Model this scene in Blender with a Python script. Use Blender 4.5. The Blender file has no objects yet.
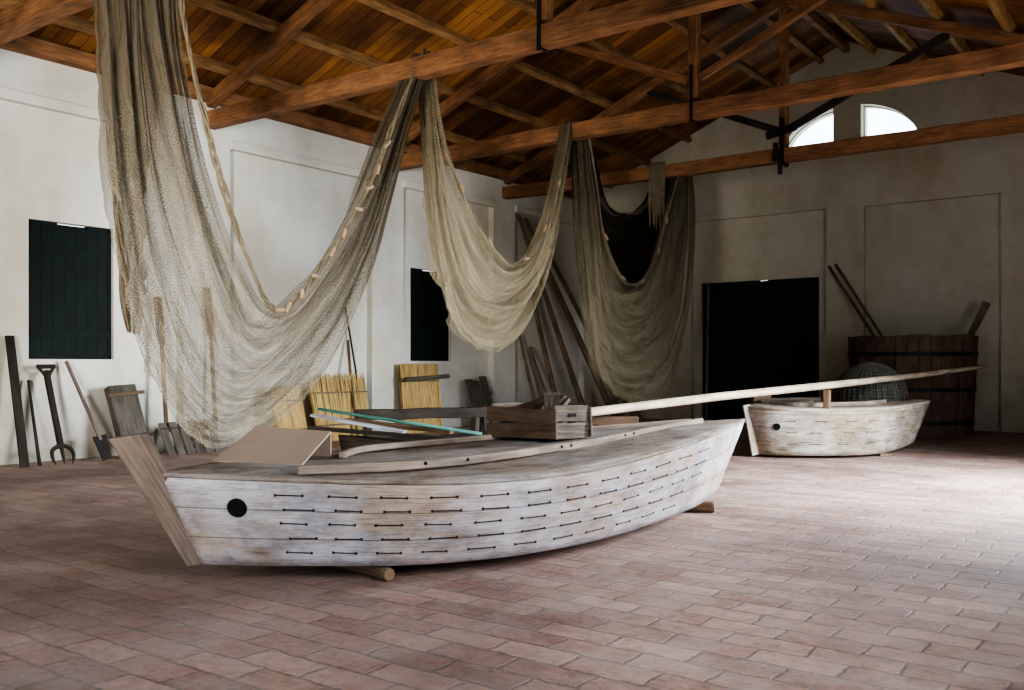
import bpy, math, random
from mathutils import Vector, Matrix, noise as mnoise
from mathutils.geometry import tessellate_polygon
random.seed(7)
H=1.3; FL=940.0
A=math.atan(694/940)
FW=Vector((-math.sin(A),math.cos(A),0)); RT=Vector((math.cos(A),math.sin(A),0)); UP=Vector((0,0,1))
def W(px,z,h):
    v=FW*z+RT*((px-512)/FL*z); v.z=h; return v
def P4(px,py,z): return W(px,z,H-(py-365)/FL*z)
def ray(px,py): return FW+RT*((px-512)/FL)+UP*((365-py)/FL)
def onX(px,py,x0):
    d=ray(px,py); return Vector((0,0,H))+d*(x0/d.x)
col=bpy.context.scene.collection
# ---------------------------------------------------------------- materials
def newmat(name):
    m=bpy.data.materials.new(name); m.use_nodes=True
    nt=m.node_tree; nt.nodes.clear()
    out=nt.nodes.new('ShaderNodeOutputMaterial'); b=nt.nodes.new('ShaderNodeBsdfPrincipled')
    nt.links.new(b.outputs[0],out.inputs[0])
    return m,nt,b,out
def N(nt,t,**k):
    n=nt.nodes.new(t)
    for a,v in k.items(): setattr(n,a,v)
    return n
def coords(nt,kind,scale=(1,1,1),loc=(0,0,0)):
    tc=N(nt,'ShaderNodeTexCoord'); mp=N(nt,'ShaderNodeMapping')
    mp.inputs['Scale'].default_value=scale; mp.inputs['Location'].default_value=loc
    nt.links.new(tc.outputs[kind],mp.inputs[0]); return mp.outputs[0]
def noise(nt,vec,scale=5,detail=4,rough=.55):
    n=N(nt,'ShaderNodeTexNoise'); n.inputs['Scale'].default_value=scale; n.inputs['Detail'].default_value=detail; n.inputs['Roughness'].default_value=rough
    nt.links.new(vec,n.inputs['Vector']); return n.outputs[0]
def ramp(nt,fac,stops):
    r=N(nt,'ShaderNodeValToRGB'); e=r.color_ramp.elements
    e[0].position=stops[0][0]; e[0].color=(*stops[0][1],1)
    e[1].position=stops[-1][0]; e[1].color=(*stops[-1][1],1)
    for p,c in stops[1:-1]:
        x=e.new(p); x.color=(*c,1)
    nt.links.new(fac,r.inputs[0]); return r.outputs[0]
def mix(nt,fac,a,b,mode='MIX'):
    m=N(nt,'ShaderNodeMix',data_type='RGBA',blend_type=mode)
    for s,i in ((fac,0),(a,6),(b,7)):
        if isinstance(s,bpy.types.NodeSocket): nt.links.new(s,m.inputs[i])
        elif i==0: m.inputs[0].default_value=s
        else: m.inputs[i].default_value=(*s,1)
    return m.outputs[2]
def math_(nt,op,a,b=None,c=None):
    m=N(nt,'ShaderNodeMath',operation=op)
    for i,s in enumerate((a,b,c)):
        if s is None: continue
        if isinstance(s,bpy.types.NodeSocket): nt.links.new(s,m.inputs[i])
        else: m.inputs[i].default_value=s
    return m.outputs[0]
def N_ramp(nt,s,lo,hi):
    mr=N(nt,'ShaderNodeMapRange'); mr.inputs[1].default_value=lo; mr.inputs[2].default_value=hi
    nt.links.new(s,mr.inputs[0]); return mr.outputs[0]
def bump(nt,b,h,strength=.3,dist=.01):
    bp=N(nt,'ShaderNodeBump'); bp.inputs['Strength'].default_value=strength; bp.inputs['Distance'].default_value=dist
    nt.links.new(h,bp.inputs['Height']); nt.links.new(bp.outputs[0],b.inputs['Normal'])
def wood(name,dark,mid,light,rough=.75,stretch=(1.2,22,1),bs=.4):
    m,nt,b,o=newmat(name)
    v=coords(nt,'UV',stretch); n1=noise(nt,v,2.0,6,.6)
    v2=coords(nt,'UV',(1.5,3,1),(3,7,0)); n2=noise(nt,v2,1.5,3)
    c=ramp(nt,n1,[(.3,dark),(.5,mid),(.7,light)])
    c=mix(nt,math_(nt,'MULTIPLY',n2,.7),c,mid)
    c2=mix(nt,1.0,c,ramp(nt,n2,[(.3,(.5,.5,.5)),(.65,(1.15,1.15,1.15))]),'MULTIPLY')
    nt.links.new(c2,b.inputs['Base Color']); b.inputs['Roughness'].default_value=rough
    b.inputs['Specular IOR Level'].default_value=.2
    bump(nt,b,n1,bs,.006); return m
def painted(name,paint,paint2,wd,wd2,lo=.42,hi=.56,seam=0.0,seamd=.6,wmax=1.0,grain=.75,dk=.6):
    m,nt,b,o=newmat(name)
    v=coords(nt,'UV',(1.0,4,1)); nf=noise(nt,v,2.2,10,.75)
    vg=coords(nt,'UV',(1.6,44,1)); ng=noise(nt,vg,2,7,.68)
    vb=coords(nt,'UV',(1,1.2,1),(5,2,0)); nb=noise(nt,vb,1.3,4)
    pc=ramp(nt,noise(nt,coords(nt,'UV',(1,3,1),(9,1,0)),4,9,.75),[(.34,paint2),(.62,paint)])
    wc=ramp(nt,ng,[(.3,wd2),(.65,wd)])
    f=math_(nt,'ADD',math_(nt,'MULTIPLY',nf,.5),math_(nt,'ADD',math_(nt,'MULTIPLY',nb,.35),math_(nt,'MULTIPLY',ng,.2)))
    c=mix(nt,math_(nt,'MULTIPLY',N_ramp(nt,f,lo,hi),wmax),pc,wc)
    c=mix(nt,grain,c,ramp(nt,ng,[(.36,(.32,.29,.28)),(.50,(1,1,1))]),'MULTIPLY')
    dirt=noise(nt,coords(nt,'UV',(1.2,2,1),(1,8,0)),1.6,9,.75)
    c=mix(nt,.8,c,ramp(nt,dirt,[(.38,(dk,dk*.95,dk*.92)),(.56,(1.05,1.05,1.05))]),'MULTIPLY')
    if seam>0:
        tc=N(nt,'ShaderNodeTexCoord'); sp=N(nt,'ShaderNodeSeparateXYZ'); nt.links.new(tc.outputs['UV'],sp.inputs[0])
        q=math_(nt,'PINGPONG',math_(nt,'ADD',sp.outputs[1],math_(nt,'MULTIPLY',nb,.012)),seam/2)
        g=math_(nt,'LESS_THAN',q,.0035)
        c=mix(nt,math_(nt,'MULTIPLY',g,seamd),c,(.05,.04,.035))
    nt.links.new(c,b.inputs['Base Color']); b.inputs['Roughness'].default_value=.9; b.inputs['Specular IOR Level'].default_value=.1
    bump(nt,b,math_(nt,'ADD',ng,nf),.6,.008); return m
def plain(name,c,rough=.7,metal=0,var=.3,scale=8):
    m,nt,b,o=newmat(name)
    n=noise(nt,coords(nt,'Object'),scale,5)
    k=ramp(nt,n,[(.3,tuple(x*(1-var) for x in c)),(.7,tuple(min(1,x*(1+var)) for x in c))])
    nt.links.new(k,b.inputs['Base Color']); b.inputs['Roughness'].default_value=rough; b.inputs['Metallic'].default_value=metal
    b.inputs['Specular IOR Level'].default_value=.2
    bump(nt,b,n,.15,.005); return m
def plaster(name,tint=(1,1,1),st=.3):
    m,nt,b,o=newmat(name)
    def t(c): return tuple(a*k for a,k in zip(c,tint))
    v=coords(nt,'Object'); n1=noise(nt,v,.4,4,.55); n2=noise(nt,v,3.0,9,.68)
    vs=coords(nt,'Object',(1.2,1.2,.4)); n3=noise(nt,vs,1.1,6,.6)
    c=ramp(nt,n1,[(.32,t((.62,.575,.46))),(.5,t((.72,.69,.60))),(.66,t((.76,.75,.70)))])
    c=mix(nt,st+.05,c,ramp(nt,n2,[(.32,(.78,.74,.66)),(.56,(1,1,1))]),'MULTIPLY')
    c=mix(nt,st,c,ramp(nt,n3,[(.34,(.66,.60,.50)),(.54,(1,1,1))]),'MULTIPLY')
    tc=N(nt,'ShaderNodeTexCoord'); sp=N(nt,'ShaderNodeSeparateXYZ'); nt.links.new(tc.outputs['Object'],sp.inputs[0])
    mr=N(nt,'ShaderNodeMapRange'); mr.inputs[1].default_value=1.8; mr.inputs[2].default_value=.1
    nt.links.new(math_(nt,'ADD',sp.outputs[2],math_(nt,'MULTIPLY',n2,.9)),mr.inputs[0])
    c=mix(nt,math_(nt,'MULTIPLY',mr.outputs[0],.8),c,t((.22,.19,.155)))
    nt.links.new(c,b.inputs['Base Color']); b.inputs['Roughness'].default_value=.92; b.inputs['Specular IOR Level'].default_value=.1
    bump(nt,b,n2,.25,.012); return m
def brickfloor():
    m,nt,b,o=newmat('brick_floor')
    v=coords(nt,'Object')
    wob=N(nt,'ShaderNodeTexNoise'); wob.inputs['Scale'].default_value=4; wob.inputs['Detail'].default_value=7; wob.inputs['Roughness'].default_value=.75; nt.links.new(v,wob.inputs['Vector'])
    vm=N(nt,'ShaderNodeVectorMath',operation='SCALE'); vm.inputs['Scale'].default_value=.09; nt.links.new(wob.outputs['Color'],vm.inputs[0])
    va=N(nt,'ShaderNodeVectorMath',operation='ADD'); nt.links.new(v,va.inputs[0]); nt.links.new(vm.outputs[0],va.inputs[1])
    br=N(nt,'ShaderNodeTexBrick'); nt.links.new(va.outputs[0],br.inputs['Vector'])
    br.inputs['Scale'].default_value=1; br.inputs['Brick Width'].default_value=.40; br.inputs['Row Height'].default_value=.19
    br.inputs['Mortar Size'].default_value=.015; br.inputs['Mortar Smooth'].default_value=1.0; br.inputs['Bias'].default_value=0
    br.inputs['Color1'].default_value=(.17,.078,.053,1); br.inputs['Color2'].default_value=(.36,.225,.17,1); br.inputs['Mortar'].default_value=(.085,.06,.05,1)
    n1=noise(nt,v,.7,4); n2=noise(nt,v,12,9,.78); n3=noise(nt,v,2.2,8,.75); n4=noise(nt,v,30,4,.7)
    c=mix(nt,.95,br.outputs[0],ramp(nt,n2,[(.36,(.42,.38,.36)),(.60,(1.28,1.22,1.18))]),'MULTIPLY')
    dust=math_(nt,'MULTIPLY',N_ramp(nt,math_(nt,'ADD',math_(nt,'MULTIPLY',n3,.65),math_(nt,'MULTIPLY',n4,.35)),.38,.60),.68)
    c=mix(nt,dust,c,(.34,.265,.235))
    c=mix(nt,.85,c,ramp(nt,n1,[(.35,(.55,.49,.47)),(.62,(1.1,1.1,1.1))]),'MULTIPLY')
    nt.links.new(c,b.inputs['Base Color']); b.inputs['Specular IOR Level'].default_value=.5
    nt.links.new(ramp(nt,n2,[(.3,(.5,.5,.5)),(.7,(.75,.75,.75))]),b.inputs['Roughness'])
    h=math_(nt,'ADD',math_(nt,'MULTIPLY',br.outputs[1],-.65),math_(nt,'ADD',math_(nt,'MULTIPLY',n2,1.5),math_(nt,'MULTIPLY',n3,1.4)))
    bump(nt,b,h,.65,.015); return m
def boards_mat():
    m,nt,b,o=newmat('ceiling_boards')
    v=coords(nt,'Object')
    br=N(nt,'ShaderNodeTexBrick'); nt.links.new(v,br.inputs['Vector'])
    br.inputs['Scale'].default_value=1; br.inputs['Brick Width'].default_value=3.1; br.inputs['Row Height'].default_value=.19
    br.inputs['Mortar Size'].default_value=.006; br.inputs['Mortar Smooth'].default_value=.1
    br.inputs['Color1'].default_value=(.12,.046,.013,1); br.inputs['Color2'].default_value=(.35,.155,.045,1); br.inputs['Mortar'].default_value=(.01,.005,.003,1)
    n=noise(nt,coords(nt,'Object',(1.2,18,1)),2,6)
    n2=noise(nt,v,.55,5)
    c=mix(nt,.7,br.outputs[0],ramp(nt,n,[(.3,(.6,.55,.5)),(.65,(1.15,1.1,1.05))]),'MULTIPLY')
    c=mix(nt,.9,c,ramp(nt,n2,[(.40,(.25,.22,.20)),(.6,(1.2,1.2,1.15))]),'MULTIPLY')
    nt.links.new(c,b.inputs['Base Color']); b.inputs['Roughness'].default_value=.7; b.inputs['Specular IOR Level'].default_value=.2
    bump(nt,b,n,.3,.006); return m
def netmat(name,c1,c2,cell=.05,wid=.13,solid=.35,lo=.42,hi=.68,haze=.15,L=None,ends=None,dark=(.06,.045,.027)):
    m=bpy.data.materials.new(name); m.use_nodes=True; nt=m.node_tree; nt.nodes.clear()
    out=nt.nodes.new('ShaderNodeOutputMaterial')
    uvw=coords(nt,'UV'); wn=N(nt,'ShaderNodeTexNoise'); wn.inputs['Scale'].default_value=2.2; wn.inputs['Detail'].default_value=3; nt.links.new(uvw,wn.inputs['Vector'])
    vm=N(nt,'ShaderNodeVectorMath',operation='SCALE'); vm.inputs['Scale'].default_value=.25; nt.links.new(wn.outputs['Color'],vm.inputs[0])
    va=N(nt,'ShaderNodeVectorMath',operation='ADD'); nt.links.new(uvw,va.inputs[0]); nt.links.new(vm.outputs[0],va.inputs[1])
    sp=N(nt,'ShaderNodeSeparateXYZ'); nt.links.new(va.outputs[0],sp.inputs[0])
    u=math_(nt,'DIVIDE',sp.outputs[0],cell); v=math_(nt,'DIVIDE',sp.outputs[1],cell)
    s=math_(nt,'PINGPONG',math_(nt,'ADD',u,v),.5); d=math_(nt,'PINGPONG',math_(nt,'SUBTRACT',u,v),.5)
    k=math_(nt,'LESS_THAN',math_(nt,'MINIMUM',s,d),wid)
    st=noise(nt,coords(nt,'UV',(.3,8,1)),1.5,10,.82)
    stf=math_(nt,'MULTIPLY',N_ramp(nt,st,lo,hi),solid)
    al=math_(nt,'MAXIMUM',math_(nt,'MAXIMUM',math_(nt,'MULTIPLY',k,.85),stf),haze)
    big=noise(nt,coords(nt,'UV',(.4,5,1),(4,4,0)),1.5,9,.8)
    c=mix(nt,N_ramp(nt,big,.40,.60),c1,c2)
    if ends:
        # bunched net: denser, darker strands near both tied ends
        sx=N(nt,'ShaderNodeSeparateXYZ'); nt.links.new(uvw,sx.inputs[0])
        t=math_(nt,'ADD',math_(nt,'DIVIDE',sx.outputs[0],L),math_(nt,'MULTIPLY',math_(nt,'SUBTRACT',st,.5),.35))
        e1=N_ramp(nt,t,ends[1],ends[0]); e2=N_ramp(nt,t,ends[2],ends[3])
        e=math_(nt,'MAXIMUM',e1,e2)
        c=mix(nt,math_(nt,'MULTIPLY',e,.8),c,dark)
        al=math_(nt,'MAXIMUM',al,math_(nt,'MULTIPLY',math_(nt,'MULTIPLY',e,N_ramp(nt,st,.3,.5)),.85))
    df=N(nt,'ShaderNodeBsdfDiffuse'); tl=N(nt,'ShaderNodeBsdfTranslucent'); tr=N(nt,'ShaderNodeBsdfTransparent')
    nt.links.new(c,df.inputs[0]); nt.links.new(c,tl.inputs[0])
    a1=N(nt,'ShaderNodeMixShader'); a1.inputs[0].default_value=.3; nt.links.new(df.outputs[0],a1.inputs[1]); nt.links.new(tl.outputs[0],a1.inputs[2])
    a2=N(nt,'ShaderNodeMixShader'); nt.links.new(al,a2.inputs[0]); nt.links.new(tr.outputs[0],a2.inputs[1]); nt.links.new(a1.outputs[0],a2.inputs[2])
    nt.links.new(a2.outputs[0],out.inputs[0]); return m

M_plaster=plaster('aged_plaster'); M_plaster_dim=plaster('grimy_plaster',(.64,.59,.51),.35); M_floor=brickfloor(); M_boards=boards_mat()  # second plaster: dingier brown tint, with the back wall's dimness darkened in too
M_beam=wood('truss_wood',(.085,.035,.015),(.225,.10,.041),(.38,.195,.083))
M_purlin=wood('purlin_wood',(.11,.052,.02),(.26,.135,.052),(.40,.235,.10))
M_purlin_lit=wood('yellowish_purlin_wood',(.22,.12,.035),(.42,.25,.085),(.58,.38,.15))  # lighter purlin copy: the right slope's lit look is put into its colour
M_hull=painted('weathered_hull_paint',(.50,.465,.475),(.32,.295,.305),(.40,.275,.185),(.24,.165,.11),.49,.60,.185,.7,.85,.6,.55)
M_deck=painted('weathered_deck_paint',(.36,.33,.31),(.21,.19,.175),(.27,.20,.145),(.14,.10,.075),.45,.58,.22,.7,.9,.85,.5)
M_hull2=painted('peeling_white_paint',(.50,.455,.39),(.30,.26,.215),(.33,.235,.155),(.16,.115,.078),.475,.58,.2,.8,.9,.75,.5)
M_stem=wood('stem_wood',(.05,.035,.027),(.125,.09,.068),(.24,.185,.145),.85,(1.0,26,1),.7)
M_coam=wood('coaming_wood',(.09,.067,.052),(.22,.165,.128),(.37,.30,.245),.85,(1.0,26,1),.7)
M_pale=wood('pale_pole_wood',(.24,.175,.12),(.43,.335,.24),(.58,.48,.37))
M_brown=wood('brown_pole_wood',(.05,.03,.018),(.115,.07,.042),(.20,.125,.075))
M_pole2=wood('dull_pole_wood',(.075,.05,.032),(.16,.11,.07),(.26,.19,.13))
M_crate=wood('crate_wood',(.03,.023,.018),(.10,.077,.057),(.26,.205,.16),.85,(1.5,26,1),.7)
M_grey=wood('grey_board_wood',(.04,.034,.027),(.09,.076,.06),(.16,.138,.11))
M_dark=wood('dark_wood',(.012,.009,.007),(.03,.022,.016),(.065,.046,.032))
M_tub=wood('tub_wood',(.04,.023,.016),(.10,.056,.038),(.17,.10,.066))
M_orange=wood('log_wood',(.08,.046,.025),(.16,.10,.058),(.27,.18,.105))
M_green=wood('green_shutter',(.0015,.005,.004),(.003,.009,.0068),(.005,.014,.0105),.7)
M_bluegreen=wood('bluegreen_paint',(.04,.12,.10),(.07,.21,.165),(.13,.31,.25))
M_whiteplank=painted('white_plank_paint',(.46,.50,.54),(.28,.33,.39),(.26,.2,.15),(.13,.1,.08),.47,.58)
M_iron=plain('rusty_iron',(.02,.016,.014),.55,.5)
M_staple=plain('dark_staple_iron',(.02,.015,.013),.8)
M_black=plain('black_hole',(.003,.003,.003),.9)
M_reed=wood('yellow_reed',(.26,.155,.045),(.48,.325,.12),(.65,.475,.21),.8,(1,60,1))
M_rope=plain('rope_fibre',(.13,.10,.06),.9)
M_cork=plain('cork_float',(.25,.175,.10),.9,0,.3,30)
M_card=plain('brown_card',(.34,.25,.19),.6,0,.06,3)
S_net1=lambda L:netmat('brown_net',(.105,.082,.052),(.38,.325,.24),.038,.10,.70,.41,.64,.18,L,(.12,.40,.70,.92))
S_net2=lambda L:netmat('tan_net',(.20,.16,.09),(.43,.36,.235),.035,.11,.72,.40,.64,.30,L,(.0,.25,.78,1.0),(.12,.095,.055))
S_net3=lambda L:netmat('olive_net',(.11,.09,.055),(.29,.24,.155),.035,.12,.72,.40,.64,.26,L,(.02,.28,.74,.98),(.045,.036,.022))
M_net1b=netmat('dark_brown_net',(.05,.037,.022),(.16,.12,.075),.04,.10,.85,.34,.56,.28)
M_net4=netmat('dark_net',(.015,.012,.008),(.05,.04,.028),.045,.17,.9,.3,.5,.35)
M_netd=netmat('dense_trap_net',(.05,.045,.036),(.12,.11,.09),.045,.17,.9,.3,.5,.8)
M_wire=plain('grey_wicker',(.10,.092,.076),.9)
M_frame=plain('window_frame_paint',(.10,.11,.11),.6)
# ---------------------------------------------------------------- mesh helpers: (verts,faces,uvs)
def join(*ms):
    V=[];Fs=[];U=[]
    for v,f,u in ms:
        o=len(V); V+=v; Fs+=[tuple(i+o for i in x) for x in f]; U+=u
    return V,Fs,U
def beam(p0,p1,w,h,up=UP,segs=1,jit=0.0,w1=None,h1=None):
    p0=Vector(p0);p1=Vector(p1); d=(p1-p0); L=d.length; d=d.normalized(); up=Vector(up)
    s=d.cross(up)
    if s.length<1e-4: s=d.cross(Vector((1,0,0)))
    s.normalize(); n=s.cross(d).normalized()
    w1=w if w1 is None else w1; h1=h if h1 is None else h1
    V=[];Fs=[];U=[]; off=random.random()*7
    for i in range(segs+1):
        t=i/segs; c=p0.lerp(p1,t); ww=w+(w1-w)*t; hh=h+(h1-h)*t
        c=c+s*random.uniform(-jit,jit)+n*random.uniform(-jit,jit)
        for a,b in ((-1,-1),(1,-1),(1,1),(-1,1)):
            V.append(c+s*a*ww/2+n*b*hh/2)
    for i in range(segs):
        pv=0
        for k in range(4):
            k2=(k+1)%4; wd=(w if k%2==0 else h)
            Fs.append((4*i+k,4*i+k2,4*i+4+k2,4*i+4+k))
            u0=i/segs*L+off; u1=(i+1)/segs*L+off
            U.append([(u0,pv+off),(u0,pv+wd+off),(u1,pv+wd+off),(u1,pv+off)]); pv+=wd
    Fs.append((3,2,1,0)); U.append([(off,0),(off,w),(off+.05,w),(off+.05,0)])
    e=4*segs; Fs.append((e,e+1,e+2,e+3)); U.append([(off,0),(off,w),(off+.05,w),(off+.05,0)])
    return V,Fs,U
def tube(pts,radii,n=10,flat=1.0):
    pts=[Vector(p) for p in pts]
    if not isinstance(radii,(list,tuple)): radii=[radii]*len(pts)
    V=[];Fs=[];U=[]; L=0; Ls=[0]; off=random.random()*5
    for i in range(1,len(pts)): L+=(pts[i]-pts[i-1]).length; Ls.append(L)
    prev=None
    for i,p in enumerate(pts):
        if i==0: d=pts[1]-p
        elif i==len(pts)-1: d=p-pts[i-1]
        else: d=pts[i+1]-pts[i-1]
        d.normalize()
        if prev is None:
            s=d.cross(UP)
            if s.length<.05: s=d.cross(Vector((1,0,0)))
            s.normalize()
        else:
            s=(prev-d*prev.dot(d)).normalized()
        prev=s; q=s.cross(d).normalized()
        for k in range(n):
            a=2*math.pi*k/n; V.append(p+(s*math.cos(a)+q*math.sin(a)*flat)*radii[i])
    for i in range(len(pts)-1):
        for k in range(n):
            k2=(k+1)%n
            Fs.append((i*n+k,i*n+k2,(i+1)*n+k2,(i+1)*n+k))
            r=max(radii[i],.01)*6.28/n
            U.append([(Ls[i]+off,k*r),(Ls[i]+off,(k+1)*r),(Ls[i+1]+off,(k+1)*r),(Ls[i+1]+off,k*r)])
    Fs.append(tuple(range(n))[::-1]); U.append([(0,0)]*n)
    e=(len(pts)-1)*n; Fs.append(tuple(range(e,e+n))); U.append([(0,0)]*n)
    return V,Fs,U
def prism(face,thick):
    V=[Vector(p) for p in face]+[Vector(p)+thick for p in face]; n=len(face)
    Fs=[tuple(range(n))[::-1],tuple(range(n,2*n))]+[(i,(i+1)%n,n+(i+1)%n,n+i) for i in range(n)]
    a=V[0]; e=(V[n-1]-V[0]).normalized(); f=(V[1]-V[0]); f=(f-e*f.dot(e)).normalized()
    if (V[1]-V[0]).cross(V[n-1]-V[0]).length<.1*(V[1]-V[0]).length*(V[n-1]-V[0]).length:
        f=(V[2]-V[0]); f=(f-e*f.dot(e)).normalized()
    return V,Fs,[[((V[i]-a).dot(e),(V[i]-a).dot(f)) for i in q] for q in Fs]
def crom(P,n):
    P=[Vector(p) for p in P]; out=[]; m=len(P)-1
    for i in range(n+1):
        t=i/n*m; k=min(int(t),m-1); f=t-k
        p0=P[k-1] if k>0 else P[k]*2-P[k+1]; p1=P[k];p2=P[k+1]; p3=P[k+2] if k+2<=m else P[k+1]*2-P[k]
        out.append(.5*((2*p1)+(-p0+p2)*f+(2*p0-5*p1+4*p2-p3)*f*f+(-p0+3*p1-3*p2+p3)*f**3))
    return out
def grid(R,uv):
    V=[];Fs=[];U=[]; a=len(R); b=len(R[0])
    for r in R: V+=r
    for i in range(a-1):
        for j in range(b-1):
            Fs.append((i*b+j,(i+1)*b+j,(i+1)*b+j+1,i*b+j+1))
            U.append([uv(i,j),uv(i+1,j),uv(i+1,j+1),uv(i,j+1)])
    return V,Fs,U
def sweep(pts,w,h,lift=0):
    pts=[Vector(p) for p in pts]; R=[]; L=[0]
    for i,p in enumerate(pts):
        a=pts[max(i-1,0)]; b=pts[min(i+1,len(pts)-1)]; d=(b-a); d.z=0; d.normalize(); s=Vector((d.y,-d.x,0))
        if i: L.append(L[-1]+(p-pts[i-1]).length)
        c=p+UP*lift
        R.append([c-s*w/2,c+s*w/2,c+s*w/2+UP*h,c-s*w/2+UP*h,c-s*w/2])
    pv=[0,w,w+h,2*w+h,2*w+2*h]
    V,Fs,U=grid(R,lambda i,j:(L[i],pv[j])); n=len(V)
    Fs+=[(0,1,2,3),(n-2,n-3,n-4,n-5)]; U+=[[(0,0),(0,w),(.1,w),(.1,0)]]*2
    return V,Fs,U
def mkobj(name,data,mat,base=Vector((0,0,0)),smooth=False,bevel=0,solid=0):
    V,Fs,U=data; me=bpy.data.meshes.new(name)
    me.from_pydata([tuple(Vector(v)-base) for v in V],[],Fs)
    uvl=me.uv_layers.new(name='UVMap')
    flat=[x for u in U for c in u for x in c]
    uvl.data.foreach_set('uv',flat)
    me.materials.append(mat)
    if smooth:
        for p in me.polygons: p.use_smooth=True
    me.update()
    ob=bpy.data.objects.new(name,me); col.objects.link(ob)
    if bevel:
        b=ob.modifiers.new('bevel','BEVEL'); b.width=bevel; b.segments=2; b.limit_method='ANGLE'
    if solid:
        s=ob.modifiers.new('solid','SOLIDIFY'); s.thickness=solid; s.offset=0
    return ob
def tag(ob,label,cat,group=None):
    ob['label']=label; ob['category']=cat
    if group: ob['group']=group
class Thing:
    def __init__(s,name,label,cat,base,group=None):
        s.base=Vector(base); s.e=bpy.data.objects.new(name,None); s.e.empty_display_size=.1; s.e.location=s.base; col.objects.link(s.e); tag(s.e,label,cat,group)
    def part(s,name,data,mat,label=None,**k):
        o=mkobj(name,data,mat,s.base,**k); o.parent=s.e
        if label: o['label']=label
        return o
def single(name,label,cat,base,data,mat,group=None,**k):
    base=Vector(base); o=mkobj(name,data,mat,base,**k); o.location=base; tag(o,label,cat,group); return o
def struct(name,data,mat,**k):
    o=mkobj(name,data,mat,**k); o['kind']='structure'; return o
def boxm(x0,x1,y0,y1,z0,z1):
    V=[Vector(p) for p in ((x0,y0,z0),(x1,y0,z0),(x1,y1,z0),(x0,y1,z0),(x0,y0,z1),(x1,y0,z1),(x1,y1,z1),(x0,y1,z1))]
    Fs=[(3,2,1,0),(4,5,6,7),(0,1,5,4),(1,2,6,5),(2,3,7,6),(3,0,4,7)]
    return V,Fs,[[(V[i].x+V[i].y,V[i].z) for i in f] for f in Fs]
def wallgrid(mapf,us,vs,holes):
    U_=sorted(set([us[0],us[1]]+[h[0] for h in holes]+[h[1] for h in holes])); V_=sorted(set([vs[0],vs[1]]+[h[2] for h in holes]+[h[3] for h in holes]))
    out=[]
    for i in range(len(U_)-1):
        for j in range(len(V_)-1):
            cu=(U_[i]+U_[i+1])/2; cv=(V_[j]+V_[j+1])/2
            if any(h[0]<cu<h[1] and h[2]<cv<h[3] for h in holes): continue
            out.append(mapf(U_[i],U_[i+1],V_[j],V_[j+1]))
    return join(*out)
# ---------------------------------------------------------------- room
XL=-12.46; YB=20.3; XR=.5; YF=-1.3; XC=-6.14; ZE=5.62; SL=.404; ND=.14
ZR=ZE+(XC-XL)*SL
def roofz(x): return ZR-abs(x-XC)*SL
struct('floor',boxm(XL-.4,XR+.4,YF-.4,YB+.4,-.2,0),M_floor)
w1=(6.24,7.45,1.38,3.25); w2=(13.70,14.93,1.38,3.22)
nich=[(-.6,4.7,0,4.75),(5.5,8.5,0,4.75),(9.35,12.5,0,4.75),(13.35,16.2,0,4.75),(17.0,19.9,0,4.75)]
bl=wallgrid(lambda a,b,c,d:boxm(XL-.45,XL-ND,a,b,c,d),(YF-.3,YB+.3),(0,ZE+.05),[w1,w2])
fr=wallgrid(lambda a,b,c,d:boxm(XL-ND,XL,a,b,c,d),(YF,YB),(0,ZE+.05),nich)
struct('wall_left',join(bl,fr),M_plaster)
struct('trim_1',join(*[boxm(XL-.03,XL+.08,a-.04,b+.04,4.72,4.86) for a,b,_,_ in nich]),M_plaster,bevel=.012)
door=(-9.55,-6.78,0,3.22)
bn_=[(-11.9,-10.2,0,4.66),(-9.75,-6.58,0,4.66),(-5.79,-3.2,0,4.64),(-2.4,.2,0,4.64)]
bb=wallgrid(lambda a,b,c,d:boxm(a,b,YB+ND,YB+.45,c,d),(XL-.4,XR+.4),(0,5.2),[door])
fb=wallgrid(lambda a,b,c,d:boxm(a,b,YB,YB+ND,c,d),(XL,XR),(0,5.2),bn_)
def quarter(sign,a=1.44,b=.95,x0=.29,z0=5.87):
    pts=[]; t0=math.acos(x0/a)
    for i in range(13):
        t=t0*i/12; pts.append((XC+sign*a*math.cos(t),z0+b*math.sin(t)))
    pts.append((XC+sign*x0,z0)); return pts
def gable(y0,y1,holes):
    outer=[(XL-.4,5.2),(XR+.4,5.2),(XR+.4,roofz(XR+.4)+.02),(XC,ZR+.02),(XL-.4,roofz(XL-.4)+.02)]
    polys=[outer]+holes; flat=[p for q in polys for p in q]
    tris=tessellate_polygon([[Vector((p[0],p[1],0)) for p in q] for q in polys])
    n=len(flat)
    V=[Vector((p[0],y0,p[1])) for p in flat]+[Vector((p[0],y1,p[1])) for p in flat]
    Fs=[tuple(t) for t in tris]+[tuple(i+n for i in t[::-1]) for t in tris]
    o=0
    for q in polys:
        for i in range(len(q)):
            j=(i+1)%len(q); Fs.append((o+i,o+j,n+o+j,n+o+i))
        o+=len(q)
    return V,Fs,[[(V[i].x,V[i].z) for i in f] for f in Fs]
qs=[quarter(-1),quarter(1)]
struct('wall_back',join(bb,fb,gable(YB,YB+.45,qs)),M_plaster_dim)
struct('wall_right',wallgrid(lambda a,b,c,d:boxm(XR,XR+.3,a,b,c,d),(YF-.3,YB+.3),(0,roofz(XR)+.02),[(9.9,12.9,0,3.3),(2.6,5.0,1.2,3.3)]),M_plaster_dim)  # smaller, unseen opening is added to let the side fill lamp in
struct('wall_front',join(wallgrid(lambda a,b,c,d:boxm(a,b,YF-.3,YF,c,d),(XL-.4,XR+.4),(0,5.2),[(-4.6,-2.2,0,3.0)]),gable(YF-.3,YF,[])),M_plaster_dim)  # unseen opening is added to let the front fill lamp in
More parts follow.
